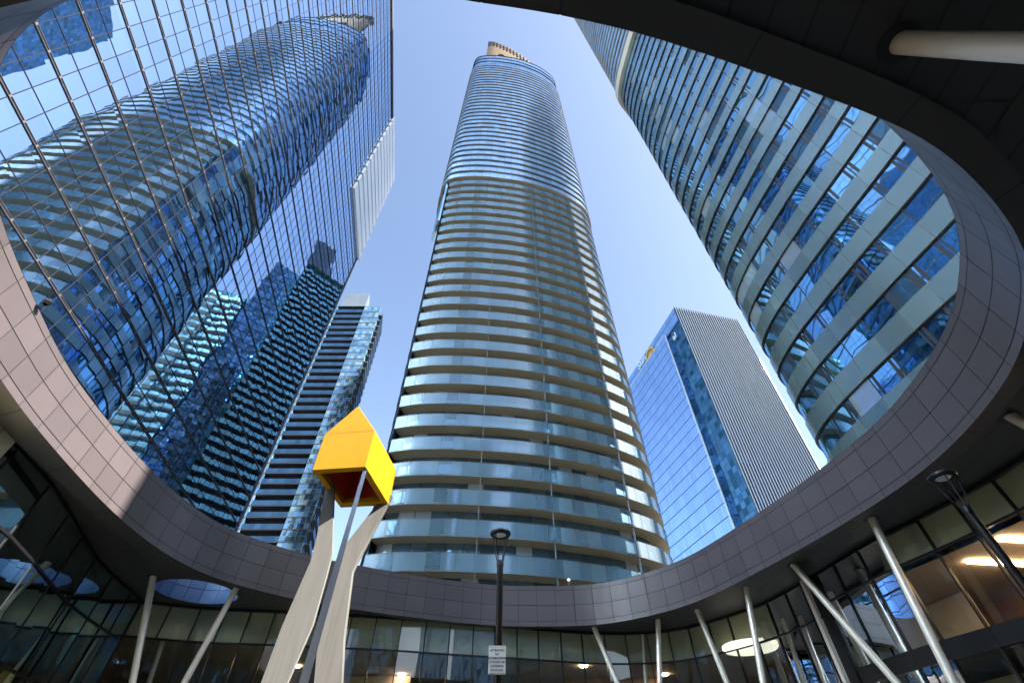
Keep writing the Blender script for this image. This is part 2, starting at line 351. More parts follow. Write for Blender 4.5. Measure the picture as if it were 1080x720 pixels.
g = MB(); g.quad((-1.5,-9,GZ+.004),(12.5,-9,GZ+.004),(12.5,7.5,GZ+.004),(-1.5,7.5,GZ+.004)); struct(obj('pavement', g, MT['paving_bounce']))  # unseen pale patch added as a reflector to brighten the near soffit
# ------------------------------------------------------------------ canopy with its oval opening
Hc = 7.0; Tc = 1.96; So = 7.2
P0 = [(0.0,.125),(-.55,.09),(-1.03,.15),(-1.28,.29),(-1.46,.48),(-1.60,.74),(-1.72,1.06),(-1.82,1.37),(-1.885,1.8),(-1.91,2.2),(-1.875,2.6),(-1.75,2.93),
      (-1.42,3.27),(-1.14,3.44),(-.74,3.64),(-.19,3.84),(.25,3.87),(.64,3.83),(.95,3.64),(1.20,3.36),(1.36,3.0),(1.53,2.5),(1.64,2.09),(1.705,1.7),
      (1.69,1.4),(1.65,1.2),(1.585,1.0),(1.49,.85),(1.41,.73),(1.30,.62),(1.17,.52),(.94,.38),(.83,.335),(.64,.275),(.51,.24),(.34,.19),(.16,.15)]
edge = relax(ccw(catmull([(x*Hc, y*Hc) for x, y in P0], True, .5)), 4)
edge = ccw(edge); lip_o = offset(edge, .42)
# resample the edge by arc length so that fascia panels are even
def resample(P, n):
    L = [0]; m = len(P)
    for k in range(m): L.append(L[-1]+math.hypot(P[(k+1)%m][0]-P[k][0], P[(k+1)%m][1]-P[k][1]))
    out = []; j = 0
    for i in range(n):
        s = L[-1]*i/n
        while L[j+1] < s: j += 1
        f = (s-L[j])/(L[j+1]-L[j]); a, b = P[j], P[(j+1)%m]
        out.append((a[0]+(b[0]-a[0])*f, a[1]+(b[1]-a[1])*f))
    return out, L[-1]
_, Ltot = resample(edge, 10)
canopy = thing('canopy', 'large flat dark canopy ringing the plaza with an oval opening to the sky', 'canopy', (-14,36,GZ))
SUB = 3; npan = int(Ltot/1.0); E3, _ = resample(edge, npan*SUB)
rows = [0, .24, .98, 1.72, Tc]; fb = MB(); E3i = offset(E3, .05)
def lean(p, h):
    az = math.degrees(math.atan2(p[0], p[1])); w_ = max(0, 1-abs(az+55)/22)
    k = 1-.045*w_*w_*(3-2*w_)*(1-h/Tc); return (p[0]*k, p[1]*k)
for r0, r1 in zip(rows, rows[1:]):
    ri = rows.index(r0)
    for k in range(npan):
        for j in range(SUB):
            a = Vector((*E3[k*SUB+j], 0)); b = Vector((*E3[(k*SUB+j+1) % len(E3)], 0)); d = (b-a).normalized()
            if j == 0: a = a+d*.011
            if j == SUB-1: b = b-d*.011
            z0, z1 = Hc+r0+(.011 if r0 else 0), Hc+r1-.011; al, bl, au, bu = lean(a,r0), lean(b,r0), lean(a,r1), lean(b,r1)
            U = lambda q: (k+.1+.8*(j+q)/SUB)
            fb.quad((*bl,z0),(*al,z0),(*au,z1),(*bu,z1),[(U(1),ri+.1),(U(0),ri+.1),(U(0),ri+.9),(U(1),ri+.9)],True)
obj('fascia', fb, MT['fascia'], canopy)
bk = MB()
for k in range(len(E3i)):
    a, b = E3i[k], E3i[(k+1)%len(E3i)]; al, bl = lean(a,0), lean(b,0)
    bk.quad((*bl,Hc+.01),(*al,Hc+.01),(a[0],a[1],Hc+Tc-.01),(b[0],b[1],Hc+Tc-.01))
bk.ring(E3, E3i, Hc+Tc, up=True); obj('fascia_backing', bk, MT['joint'], canopy)
lp = MB()
nl = len(lip_o); seg = 4; Lp, _ = resample(edge, 160); Lo = offset(Lp, .42); Lm = [lean(p,0) for p in offset(Lp, .006)]
for k in range(160):
    a, b, c, d = Lm[k], Lo[k], Lo[(k+1)%160], Lm[(k+1)%160]
    if k % 5 == 4:
        f = .93; c = (b[0]+(c[0]-b[0])*f, b[1]+(c[1]-b[1])*f); d = (a[0]+(d[0]-a[0])*f, a[1]+(d[1]-a[1])*f)
    lp.quad((a[0],a[1],Hc),(b[0],b[1],Hc),(c[0],c[1],Hc),(d[0],d[1],Hc))
lp.strip(Lo, Hc, So+.03, True); obj('bottom_lip', lp, MT['lip'], canopy)
lj = MB(); lj.ring(Lm, Lo, Hc+.012, up=False); obj('lip_backing', lj, MT['joint'], canopy)
oc = (-14.4, 22.6); oval = [(oc[0]+1.75*math.cos(2*math.pi*k/48), oc[1]+1.65*math.sin(2*math.pi*k/48)) for k in range(48)]
outer = [(-24,-19),(19.2,-19),(19.2,38.5),(-24,38.5)]
def sheet(mb, loops, z, up):
    L = [[Vector((p[0],p[1],0)) for p in q] for q in loops]; flat = [p for q in L for p in q]
    for t in tessellate_polygon(L):
        P = [Vector((flat[k].x, flat[k].y, z)) for k in t]; n = (P[1]-P[0]).cross(P[2]-P[0]).z
        if (n > 0) != up: P = P[::-1]
        mb.tri(*P)
sf = MB(); sheet(sf, [outer, Lo[::-1], oval[::-1]], So, False); obj('soffit', sf, MT['soffit'], canopy)
rf = MB(); sheet(rf, [outer, E3i[::-1], oval[::-1]], Hc+Tc-.02, True); rf.strip(outer, So, Hc+Tc-.02, True, smooth=False); obj('roof', rf, MT['roofing'], canopy)
ov = MB()
for r0, r1 in ((So, So+.6), (So+.6, So+1.2), (So+1.2, Hc+Tc)):
    for k in range(0, 48, 3):
        for j in range(3):
            a = Vector((*oval[k+j],0)); b = Vector((*oval[(k+j+1)%48],0)); d=(b-a).normalized()
            if j == 0: a += d*.01
            if j == 2: b -= d*.01
            ov.quad((b.x,b.y,r0+.01),(a.x,a.y,r0+.01),(a.x,a.y,r1-.01),(b.x,b.y,r1-.01),[(k+.5,r0*3)]*4,True)
obj('skylight_lining', ov, MT['skylight_tile'], canopy)

# ------------------------------------------------------------------ slanted steel columns
def column(top, px, label, ztop=So+.02, r=.125):
    """top pixel on the soffit, px = a second pixel on the column's axis: take the base on the ground nearest below the top"""
    T = at_z(*top, ztop); n = ray(*top).cross(ray(*px))           # plane through the eye holding the column
    # ground line: n.x x + n.y y + n.z GZ = 0
    nx, ny = n.x, n.y; c = -n.z*GZ; k = (c-(nx*T.x+ny*T.y))/(nx*nx+ny*ny)
    B = Vector((T.x+nx*k, T.y+ny*k, GZ))
    t = thing('column', label, 'column', B, 'slanted steel columns under the canopy')
    m = MB(); m.tube(B, T, r, r, 28, False); obj('shaft', m, MT['steel'], t)
    m = MB(); m.lathe((T.x,T.y,So-.004), [(r+.02,0),(r+.12,0),(r+.12,-.0015)], 36); m.lathe((B.x,B.y,GZ), [(.0,.05),(r+.16,.05),(r+.16,0)], 36)
    obj('collar', m, MT['joint'], t)
    return t
column((162,607), (139.5,720), 'slanted steel column farthest left, left of the round skylight')
column((184,640), (157,720), 'thin looking steel column against the glass behind the round skylight', r=.10)
column((250,619), (194,720), 'steel column leaning left just right of the round skylight')
column((626,660), (651,720), 'steel column leaning right, first to the right of the street lamp with the sign')
column((677,666), (681.5,720), 'upright brownish steel column close to the glass behind the pair', r=.105)
column((693.8,652.5), (696,720), 'upright bright steel column beside a thinner one near the glass')
column((735,642), (767,720), 'steel column leaning right just left of the round white ceiling lamp')
column((786.7,618), (805,720), 'steel column crossing in front of the round white ceiling lamp')
column((836,594.6), (946,720), 'strongly tilted steel column in front of the dark corner post')
column((918.6,545.6), (1006,720), 'steel column in front of the lit interior with strip lights')
column((1064,438), (1082,447.5), 'short visible end of a steel column at the right edge, above the right lamp')
cN = column((949,45), (1080,50.5), 'nearest pale steel column, large at the top right, rising into a dark round socket', r=.14)
cp = at_z(949,45,So); m = MB(); m.lathe((cp.x-.05,cp.y,So-.006), [(0,0),(.23,0),(.23,-.01),(.22,-.01)], 48); 
for f in m.f: pass
obj('socket', m, MT['joint'], cN)

# ------------------------------------------------------------------ storefronts under the canopy
left_path = [(-13.4,5),(-13.6,8.5),(-13.9,11.7),(-15,15),(-16.5,18.8),(-17.5,23.7)]
back_path = [(-17.5,23.7),(-15.3,24.6),(-13.2,25.0),(-11,25.3),(-7.7,25.9),(-5.6,26.3),(-3.6,26.9),(-1.6,27.4),(.5,27.9),(3.8,28.8),(6.6,29.0),(9.0,28.2),(11.0,25.8),(12.2,23.4),(12.75,20.6)]
right_path = [(12.75,20.6),(13.4,16.8),(14.1,14.4),(14.6,11.4),(14.5,7.5),(13.9,4)]
def even(P, step):
    C = catmull(P, False, .2); out = [C[0]]; acc = 0
    for a, b in zip(C, C[1:]):
        acc += math.hypot(b[0]-a[0], b[1]-a[1])
        if acc >= step: out.append(b); acc = 0
    if math.hypot(out[-1][0]-C[-1][0], out[-1][1]-C[-1][1]) < step*.5: out.pop()
    out.append(C[-1]); return out
def storefront(path, step, label, zt, mid, low, top_mat, dark_band=None, dep=.12, gm='store'):
    P = even(path, step); k = P[len(P)//2]
    t = thing('storefront', label, 'storefront', (k[0],k[1],GZ))
    m = MB(); m.strip(P, GZ, So-.01, False, smooth=False, flip=True); obj('glass', m, MT[gm], t)
    Q = offset(P, -.22, False)          # behind the glass
    m = MB(); m.strip(Q, mid+.1, So-.012, False, smooth=False, flip=True); obj('spandrel_panel', m, top_mat, t)
    F = offset(P, .05, False); B = offset(P, -.08, False)
    def rail(z, h, name='transom'):
        m = MB(); m.strip(F, z-h/2, z+h/2, False, smooth=False, flip=True); m.strip(B, z-h/2, z+h/2, False, smooth=False)
        m.ring(F, B, z-h/2, False); m.ring(F, B, z+h/2, False, up=True); return obj(name, m, MT['black'], t)
    rail(So-.06, .1, 'head_rail'); rail(mid, .07)
    if low: rail(low, .07)
    if dark_band: rail((dark_band[0]+dark_band[1])/2, dark_band[1]-dark_band[0], 'floor_band')
    rail(GZ+.1, .2, 'sill')
    for i, p in enumerate(P):
        a = P[max(0,i-1)]; b = P[min(len(P)-1,i+1)]; an = math.atan2(b[1]-a[1], b[0]-a[0])
        m = MB(); m.cbox((p[0],p[1],(GZ+So)/2), .05, dep, So-GZ-.02, an); obj('mullion', m, MT['black'], t)
    return t, P
SL, PL = storefront(left_path, 1.9, 'dark green glass storefront along the left side under the canopy', 7, 5.55, 3.35, MT['panel_dim'], None, .05, 'store_dark')
SB, PB = storefront(back_path, 1.13, 'long curved glass storefront at the back, under the central tower', 7, 5.75, None, MT['panel'])
SR, PR = storefront(right_path, 1.25, 'glass storefront on the right with beige upper panels and a black floor band', 7, 6.1, None, MT['panel'], (3.4, 3.9))
rear = [(13.9,4),(13.6,-3),(11.5,-9),(4,-12.5),(-5,-12.5),(-11.5,-9),(-13.3,-3),(-13.4,1)]  # added run of storefront, keeps horizon sky out of the left glass
SRR, PRR = storefront(rear, 2.4, 'unseen plain glass storefront added behind the viewer to shut out bright sky', 7, 5.6, None, MT['panel_dim'])
# dark corner post where the back front meets the right one
m = MB(); m.cbox((12.78,20.62,(GZ+So)/2), .34, .5, So-GZ-.03, .1)
cpst = tag(obj('corner_post', m, MT['black']), 'black post at the corner between the back and right storefronts', 'post')
m = MB(); m.cbox((12.6,21.1,(GZ+So)/2), .16, .2, So-GZ-.03, .1); m.mesh
obj('trim', m, MT['steel'], cpst)
# beige solid wall far left
m = MB(); wl = even([(-12.95,1),(-13.2,6),(-13.35,10.4)], 1.0)
wb = thing('panel_wall', 'beige grey panel wall at the far left under the canopy', 'wall', (-13.2,6,GZ))
for a, b in zip(wl, wl[1:]):
    mm = MB(); d = Vector((b[0]-a[0], b[1]-a[1], 0)); L = d.length; d.normalize(); n = Vector((-d.y,d.x,0))*.12
    mm.box(Vector((a[0],a[1],GZ))+d*.02, d*(L-.04), n, (0,0,So-GZ-.01)); obj('wall_panel', mm, MT['panel'], wb)
# interior behind the glass: ceiling, rear wall, lights
m = MB(); m.box((-23.5,-18,5.95), (42.5,0,0), (0,56,0), (0,0,.02))
def inside_ring(z, a, up):
    q = MB(); sheet(q, [[(-23.6,-18.5),(18.9,-18.5),(18.9,38.2),(-23.6,38.2)], a[::-1]], z, up); return q
hole = ccw([(-12.5,-10)] + [(x-.0, y) for x, y in offset(even(left_path,1.2)+even(back_path,1.2)[1:]+even(right_path,1.2)[1:], -.35, False)] + [(13.5,-10)])
m = inside_ring(6.0, hole, False); ceil = struct(obj('ceiling', m, MT['in_pale']))
iw = MB(); iw.strip([(-23.6,-18.5),(-23.6,38.2),(18.9,38.2),(18.9,-18.5)], GZ, So-.02, False, smooth=False, flip=True); struct(obj('wall_inner', iw, MT['in_wall']))
ifl = inside_ring(3.6, ccw([(-12,-10)]+offset(even(right_path,1.2),-.35,False)[::-1]+[(-12,20)]), True)
# upper-floor slab edge behind the right storefront
m = MB(); Q = offset(even(right_path,1.2), -.4, False); Q2 = offset(even(right_path,1.2), -4.0, False)
m.ring(Q, Q2, 3.42, False); m.ring(Q, Q2, 3.88, False, up=True); m.strip(Q, 3.42, 3.88, False, smooth=False, flip=True); struct(obj('floor_slab', m, MT['in_dark']))
# partition walls seen inside
for i, (a, b, mt, lb) in enumerate([((-10,33),(-6,33),'in_pale','pale partition inside the back storefront, left of the lamp post'), ((3,34),(9,33.5),'in_wall','timber partition inside the back storefront behind the steel columns'),
      ((16.2,24),(16.9,18.5),'in_pale','beige partition inside the storefront left of the strip lights'), ((17.2,15.5),(17.6,9.5),'in_wall','brown timber partition inside the right storefront behind the strip lights')]):
    m = MB(); d = Vector((b[0]-a[0],b[1]-a[1],0)); n = Vector((-d.y,d.x,0)).normalized()*.15; m.box((a[0],a[1],GZ), d, n, (0,0,5.95-GZ)); tag(obj('partition', m, MT[mt]), lb, 'partition')
def strip_light(c, L, an, label):
    m = MB(); m.cbox((c[0],c[1],5.93), L, .14, .05, an); o = obj('ceiling_light', m, MT['warm_light']); return tag(o, label, 'ceiling light', 'warm ceiling lights inside the storefronts')
for i in range(4):
    strip_light((16.0+.25*(i%2), 10.6+i*1.75), 2.2, .12, ['warm strip light nearest the right edge behind the glass','warm strip light second from the right edge behind the glass','warm strip light third from the right edge behind the glass','warm strip light left of the other three in the right storefront'][i])
spots = [(x, 30.6+(i%2)*2.1) for i, x in enumerate([-12,-6.5,4,9])]
for i, (x, y) in enumerate(spots):
    m = MB(); m.lathe((x,y,5.93), [(0,0),(.2,0),(.2,.05)], 20); tag(obj('downlight', m, MT['warm_light']), 'small warm round downlight in the ceiling behind the back glass', 'ceiling light', 'small downlights behind the back glass')
dc = pol(24.0, 28.6); m = MB(); m.lathe((dc.x,dc.y,5.75), [(0,0),(1.22,0),(1.29,.06),(1.29,.2)], 48)
tag(obj('round_ceiling_lamp', m, MT['disc_light']), 'large round white glowing ceiling lamp behind the glass', 'ceiling lamp')

# ------------------------------------------------------------------ generic banded tower pieces
Zk = lambda k: 17.4 + 2.97*k
def banded(t, loop, k0, k1, sp_mat, win_mat, lip=.14, seg=None, edge_h=.18, sp_h=1.3, inset=.28, lipmat=None, closed=True):
    """floors k0..k1-1 of glazing on a plan loop: slab edge, spandrel, recessed windows; returns prototypes' copies parented to t"""
    z = 17.4
    O = offset(loop, lip, closed); I = offset(loop, -inset-.05, closed); W = offset(loop, -inset, closed)
    a = MB(); a.strip(O, z-.0, z+edge_h, closed); a.ring(O, I, z, closed); a.ring(O, I, z+edge_h, closed, up=True)
    b = MB(); b.strip(loop, z+edge_h, z+sp_h, closed); b.ring(loop, W, z+sp_h, closed, up=True)
    c = MB(); c.strip(W, z+sp_h, z+2.97, closed)
    pa, pb, pc = a.mesh('slab_edge'), b.mesh('spandrel'), c.mesh('window_band')
    pa.materials.append(lipmat or MT['concrete_edge']); pb.materials.append(sp_mat); pc.materials.append(win_mat)
    for k in range(k0, k1):
        for nm, me in (('slab_edge',pa),('spandrel',pb),('window_band',pc)):
            o = link(nm, me, None, t); o.location.z += 2.97*k

# ---- central tower
front_low = catmull([(-12.75,40.9),(-10.7,40.45),(-8.6,40.3),(-5.6,40.35),(-3.1,40.6),(-.5,40.9),(2.2,41.4),(4.5,42.0),(6.7,42.7),(8.7,43.4),(10.6,44.2),(12.2,45.0),(13.7,45.95),(15.0,46.9),(16.0,48.2),(16.9,50),(17.6,52.6),(17.9,55.5)], False, .6)
rest = catmull([(17.9,55.5),(17.6,60),(15.5,65),(11,69.3),(4,71.3),(-4,71.3),(-10.5,69),(-14.6,65),(-16.3,60),(-16.4,54.5),(-15.6,49),(-14.2,44.8),(-12.75,40.9)], False, .9)
low_loop = ccw(front_low + rest[1:-1])
if (low_loop[0][0]-front_low[0][0])**2+(low_loop[0][1]-front_low[0][1])**2 > .01: low_loop = low_loop[::-1]
up_loop = ccw(catmull([(-12.1,40.35),(-8.6,40.0),(-5.6,40.05),(-3.1,40.3),(2.2,41.1),(6.7,42.4),(10.6,43.9),(13.7,45.7),(15.6,47.1),(16.9,49),(17.8,52),(18.0,56),(17.6,60),(15.5,65),(11,69.3),(4,71.3),(-4,71.3),(-10.5,69),(-14.8,65),(-16.9,59),(-17.0,53),(-16.4,48),(-15.2,43.8),(-13.9,41.3)], True, .9))
T1 = thing('residential_tower', 'tall central curved tower with stacked glass balconies and a slanted bronze crown', 'tower', (2,56,GZ))
b = MB(); b.strip(low_loop, GZ, Zk(-4), True); obj('base_wall', b, MT['inner'], T1)
NB = 26   # balcony floors -1 .. 24
inner_f = offset(front_low, -1.4, False)
s = MB(); fo = offset(front_low, .06, False)
s.strip(fo, 17.4, 17.62, False); s.ring(fo, inner_f, 17.4, False); s.ring(fo, inner_f, 17.62, False, up=True); ms = s.mesh('balcony_slab'); ms.materials.append(MT['balcony_soffit'])
gq = MB(); go = offset(front_low, .12, False); gi = offset(front_low, .10, False)
gq.strip(go, 17.42, 18.93, False); mg = gq.mesh('balcony_glass'); mg.materials.append(MT['guard'])
rl = MB(); a_, b_ = offset(front_low,.15,False), offset(front_low,.07,False); rl.strip(a_, 18.93, 18.97, False); rl.ring(a_, b_, 18.93, False); rl.ring(a_,b_,18.97,False,up=True); mr = rl.mesh('handrail'); mr.materials.append(MT['rail'])
inn = MB(); inn.strip(inner_f, 17.62, 20.37, False); mi = inn.mesh('balcony_windows'); mi.materials.append(MT['inner'])
# dividers: positions along the front
def near(P, x): return min(range(len(P)), key=lambda i: abs(P[i][0]-x))
dv = []
for x in (-3.3, 4.0, 12.2):
    i = near(front_low, x); p, q = Vector((*front_low[i],0)), Vector((*inner_f[i],0)); d = (q-p); n = Vector((-d.y,d.x,0)).normalized()*.05
    mm = MB(); mm.box(Vector((p.x,p.y,17.62))-d.normalized()*.02-n/2, d.normalized()*.22, n, (0,0,2.74)); me = mm.mesh('balcony_divider'); me.materials.append(MT['divider']); dv.append(me)
for k in range(-4, NB-1):
    for nm, me in [('balcony_slab',ms),('balcony_glass',mg),('handrail',mr),('balcony_windows',mi)]+[('balcony_divider',d) for d in dv]:
        if nm == 'handrail': 
            o = link(nm, me, None, T1)
        else: o = link(nm, me, None, T1)
        o.location.z += 2.97*k
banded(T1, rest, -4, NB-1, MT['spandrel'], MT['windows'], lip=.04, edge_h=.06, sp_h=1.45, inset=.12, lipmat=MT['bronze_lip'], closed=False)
banded(T1, up_loop, NB-1, 57, MT['spandrel_blue'], MT['windows_up'], lip=.05, edge_h=.08, sp_h=1.75, inset=.14)
# closing slab under the upper part
m = MB(); m.ring(up_loop, offset(up_loop,-5), Zk(NB-1)-.05); m.strip(up_loop, Zk(NB-1)-.05, Zk(NB-1), True); obj('transfer_slab', m, MT['balcony_soffit'], T1)
zt = Zk(57); PH = 13.6
m = MB(); pr = offset(up_loop,-.35); m.strip(pr, zt, zt+PH, True); m.ring(pr, offset(pr,-.3), zt+PH, up=True); m.strip(offset(pr,-.3), zt, zt+PH, True, flip=True); obj('parapet', m, MT['parapet'], T1)
m = MB(); pr2 = offset(up_loop,-.2); 
for zz in (zt+.1, zt+4.6, zt+9.1, zt+PH-.1): m.strip(pr2, zz-.12, zz+.12, True); m.ring(pr2, pr, zz-.12); m.ring(pr2, pr, zz+.12, up=True)
obj('parapet_rail', m, MT['mullion'], T1)
m = MB(); pts = [Vector((x,y,0)) for x,y in pr]
for tt in tessellate_polygon([pts]): m.tri(*[(pts[k].x,pts[k].y,zt+.3) for k in tt])
obj('roof', m, MT['roofing'], T1)
# slanted crown: a curved wall, high at its left end
cw = [p for p in catmull([(-10.2,41.9),(-7.5,41.3),(-4,41.5),(0,42.1),(4,43.2),(8,44.8),(12,46.8)], False, .7)]
cwb = offset(cw, -2.2, False)
def top(x): return 234.5+(202.5-234.5)*(x+10.2)/22.2
m = MB()
for k in range(len(cw)-1):
    a, b2 = cw[k], cw[k+1]; c2, d2 = cwb[k+1], cwb[k]; za, zb = top(a[0]), top(b2[0]); z0a = zt; z0b = zt
    ar = lambda x: zt+PH-4+ (12*max(0,1-((x+4.5)/3.8)**2))     # arched opening
    la, lb = ar(a[0]), ar(b2[0])
    if la > za-3: la = za-3
    if lb > zb-3: lb = zb-3
    m.quad((a[0],a[1],la),(b2[0],b2[1],lb),(b2[0],b2[1],zb),(a[0],a[1],za),[(a[0],la),(b2[0],lb),(b2[0],zb),(a[0],za)])
    m.quad((b2[0],b2[1],zb),(c2[0],c2[1],zb),(d2[0],d2[1],za),(a[0],a[1],za))
    m.quad((c2[0],c2[1],zt),(d2[0],d2[1],zt),(d2[0],d2[1],za),(c2[0],c2[1],zb))
    m.quad((a[0],a[1],la),(d2[0],d2[1],la),(c2[0],c2[1],lb),(b2[0],b2[1],lb))
a, d2 = cw[0], cwb[0]; m.quad((d2[0],d2[1],zt),(a[0],a[1],zt),(a[0],a[1],top(a[0])),(d2[0],d2[1],top(a[0])))
obj('crown', m, MT['gold_metal'], T1)
m = MB(); m.cbox((1,57,zt+14), 16, 16, 28, .3); obj('machine_room', m, MT['gold_metal'], T1)
m = MB()
for k in range(0, len(cw)-1, 2):
    a = cw[k]; m.box((a[0],a[1]-.25,top(a[0])-9), (.25,0,0), (0,.3,0), (0,0,8.4))
for dz in (-6,-3): 
    for k in range(len(cw)-1):
        a, b2 = cw[k], cw[k+1]; m.box((a[0],a[1]-.12,top(a[0])+dz), (b2[0]-a[0],b2[1]-a[1],top(b2[0])-top(a[0])), (0,.1,0), (0,0,.25))
obj('crown_ribs', m, MT['mullion'], T1)
m = MB(); m.tube((-8,43,zt+PH),(-8,43,zt+PH+40),.12,.05,8); obj('mast', m, MT['rail'], T1)
# dark curved screen on the left shoulder
sc_ = [p for p in catmull([(-13.2,41.2),(-13.9,42.6),(-14.7,44.6)], False, .4)]; so_ = offset(sc_, -.35, False)
n_ = len(sc_); m = MB()
for k in range(n_-1):
    zb = lambda j: 74+0*j
    m.quad((so_[k+1][0],so_[k+1][1],Zk(19)),(so_[k][0],so_[k][1],Zk(19)),(so_[k][0],so_[k][1],Zk(25)),(so_[k+1][0],so_[k+1][1],Zk(25)),None,True)
    m.quad((sc_[k][0],sc_[k][1],Zk(19)),(so_[k][0],so_[k][1],Zk(19)),(so_[k+1][0],so_[k+1][1],Zk(19)),(sc_[k+1][0],sc_[k+1][1],Zk(19)))
m.quad((sc_[0][0],sc_[0][1],Zk(19)),(sc_[0][0],sc_[0][1],Zk(25)),(so_[0][0],so_[0][1],Zk(25)),(so_[0][0],so_[0][1],Zk(19)))
obj('shoulder_screen', m, MT['windows'], T1)

# ---- right tower
rt = ccw(catmull([(19.9,22),(19.92,24.6),(20.35,25.9),(21.6,27.2),(25,30.4),(29.5,33.8),(36,36.8),(44,37.2),(50,34.5),(53,28),(53,16),(50,4),(41,-4.0),(34,-5.0),(28,-3.6),(24.6,.2),(22.9,5.2),(21.7,11.3),(20.9,15.2),(20.3,18.8)], True, .9))
T2 = thing('residential_tower', 'curved tower on the right with bands of grey green glass and dark window strips', 'tower', (36,20,GZ))
b = MB(); b.strip(rt, GZ, Zk(-3), True); obj('base_wall', b, MT['inner'], T2)
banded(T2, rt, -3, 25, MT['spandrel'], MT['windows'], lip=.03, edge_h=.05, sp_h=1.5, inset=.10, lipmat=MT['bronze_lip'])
m = MB(); q = offset(rt,.5); m.strip(q, Zk(25), Zk(26), True); m.ring(q, offset(rt,-1), Zk(25)); m.ring(q, offset(rt,-1), Zk(26), up=True); obj('plant_floor_band', m, MT['beige_metal'], T2)
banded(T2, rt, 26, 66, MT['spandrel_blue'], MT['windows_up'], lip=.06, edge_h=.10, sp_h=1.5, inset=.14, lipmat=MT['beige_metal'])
m = MB(); pts = [Vector((x,y,0)) for x,y in rt]
for tt in tessellate_polygon([pts]): m.tri(*[(pts[k].x,pts[k].y,Zk(66)) for k in tt])
obj('roof', m, MT['roofing'], T2)

# ------------------------------------------------------------------ mirror-glass office tower on the left
nL = Vector((-math.cos(R(10)), -math.sin(R(10)), 0)); tL = Vector((-math.sin(R(10)), math.cos(R(10)), 0))
def fpt(al, z, out=0): return nL*(D0-out) + tL*al + Vector((0,0,z))
A0, A1, HR = -26.0, 68.3, 142.5
T3 = thing('office_tower', 'mirror glass office tower on the left reflecting its neighbours', 'tower', fpt(20, GZ))
m = MB(); p, q = fpt(A0,0), fpt(A1,0)
m.quad(fpt(A0,GZ),fpt(A1,GZ),fpt(A1,HR),fpt(A0,HR),[(0,GZ),(A1-A0,GZ),(A1-A0,HR),(0,HR)]); obj('glass_front', m, MT['mirror'], T3)
m = MB(); bk0, bk1 = nL*40, nL*40
m.quad(fpt(A1,GZ),fpt(A1,GZ)+nL*40,fpt(A1,HR)+nL*40,fpt(A1,HR)); m.quad(fpt(A0,GZ)+nL*40,fpt(A0,GZ),fpt(A0,HR),fpt(A0,HR)+nL*40)
m.quad(fpt(A1,GZ)+nL*40,fpt(A0,GZ)+nL*40,fpt(A0,HR)+nL*40,fpt(A1,HR)+nL*40); m.quad(fpt(A0,HR),fpt(A1,HR),fpt(A1,HR)+nL*40,fpt(A0,HR)+nL*40)
obj('side_wall', m, MT['mullion'], T3)
FH = 4.0; first = .91*27
# floor beams: two pale rails with a dark channel, joined by little nodes; thin mid rail
def beam_mesh():
    m = MB(); L = A1-A0
    for dz in (-.13, .10): m.box(fpt(A0, dz*.8, .08), tL*L, nL*.05, (0,0,.022))
    a = A0
    while a < A1-.1: m.box(fpt(a-.06,-.10,.085), tL*.12, nL*.04, (0,0,.20)); a += 1.43
    n0 = len(m.f); m.box(fpt(A0,-.09,.04), tL*(A1-A0), nL*.035, (0,0,.18)); me = m.mesh('floor_beam', False); me.materials.append(MT['rail']); me.materials.append(MT['mullion'])
    for p in me.polygons[n0:]: p.material_index = 1
    return me
def thin_mesh():
    m = MB(); m.box(fpt(A0,-.025,.03), tL*(A1-A0), nL*.03, (0,0,.05)); me = m.mesh('mid_rail'); me.materials.append(MT['mullion']); return me
bm_, tm_ = beam_mesh(), thin_mesh()
kz = -5
while first+kz*FH < HR-1:
    z = first+kz*FH
    if z > 2:
        o = link('floor_beam', bm_, None, T3); o.location.z += z
        if z+1.72 < HR: o2 = link('mid_rail', tm_, None, T3); o2.location.z += z+1.72
    kz += 1
m = MB(); m.box(fpt(A0,GZ,.022), tL*.045, nL*.02, (0,0,HR-GZ)); vm = m.mesh('mullion'); vm.materials.append(MT['mullion'])
nv = int((A1-A0)/1.43)
for i in range(nv+1):
    o = link('mullion', vm, None, T3); o.location += tL*(i*1.43)
m = MB(); m.box(fpt(A0,HR-.4,.3), tL*(A1-A0+.2), nL*.6, (0,0,.8)); m.box(fpt(A1,GZ,.2), tL*.25, nL*.5, (0,0,HR-GZ)); obj('coping', m, MT['rail'], T3)
# white louvre screen at the top corner
ls = MB(); z = 96.2
me = MB(); me.box(fpt(50,0,.55), tL*19.2, nL*.5, (0,0,2.9)); lm = me.mesh('louvre'); lm.materials.append(MT['louvre'])
i = 0
while z < HR-1.6:
    o = link('louvre', lm, None, T3); o.location.z += z; z += 4.0; i += 1
m = MB(); m.box(fpt(50,96,.04), tL*18.4, nL*.03, (0,0,HR-96.2)); obj('louvre_backing', m, MT['sun_blue'], T3)

# ------------------------------------------------------------------ blue office tower with the orange sign
Hs = 150.0
SA = Vector((.460*Hs,.820*Hs,0)); dL = Vector((-.242,.970,0)); dR = Vector((.970,.242,0))
wL = 62.0; wR = 30.5
T4 = thing('office_tower', 'blue office tower with white vertical fins and an orange round sign', 'tower', (SA.x+10,SA.y+20,GZ))
def wall(mb, a, b, z0, z1): 
    L = (b-a).length; mb.quad(Vector((a.x,a.y,z0)),Vector((b.x,b.y,z0)),Vector((b.x,b.y,z1)),Vector((a.x,a.y,z1)),[(0,z0),(L,z0),(L,z1),(0,z1)])
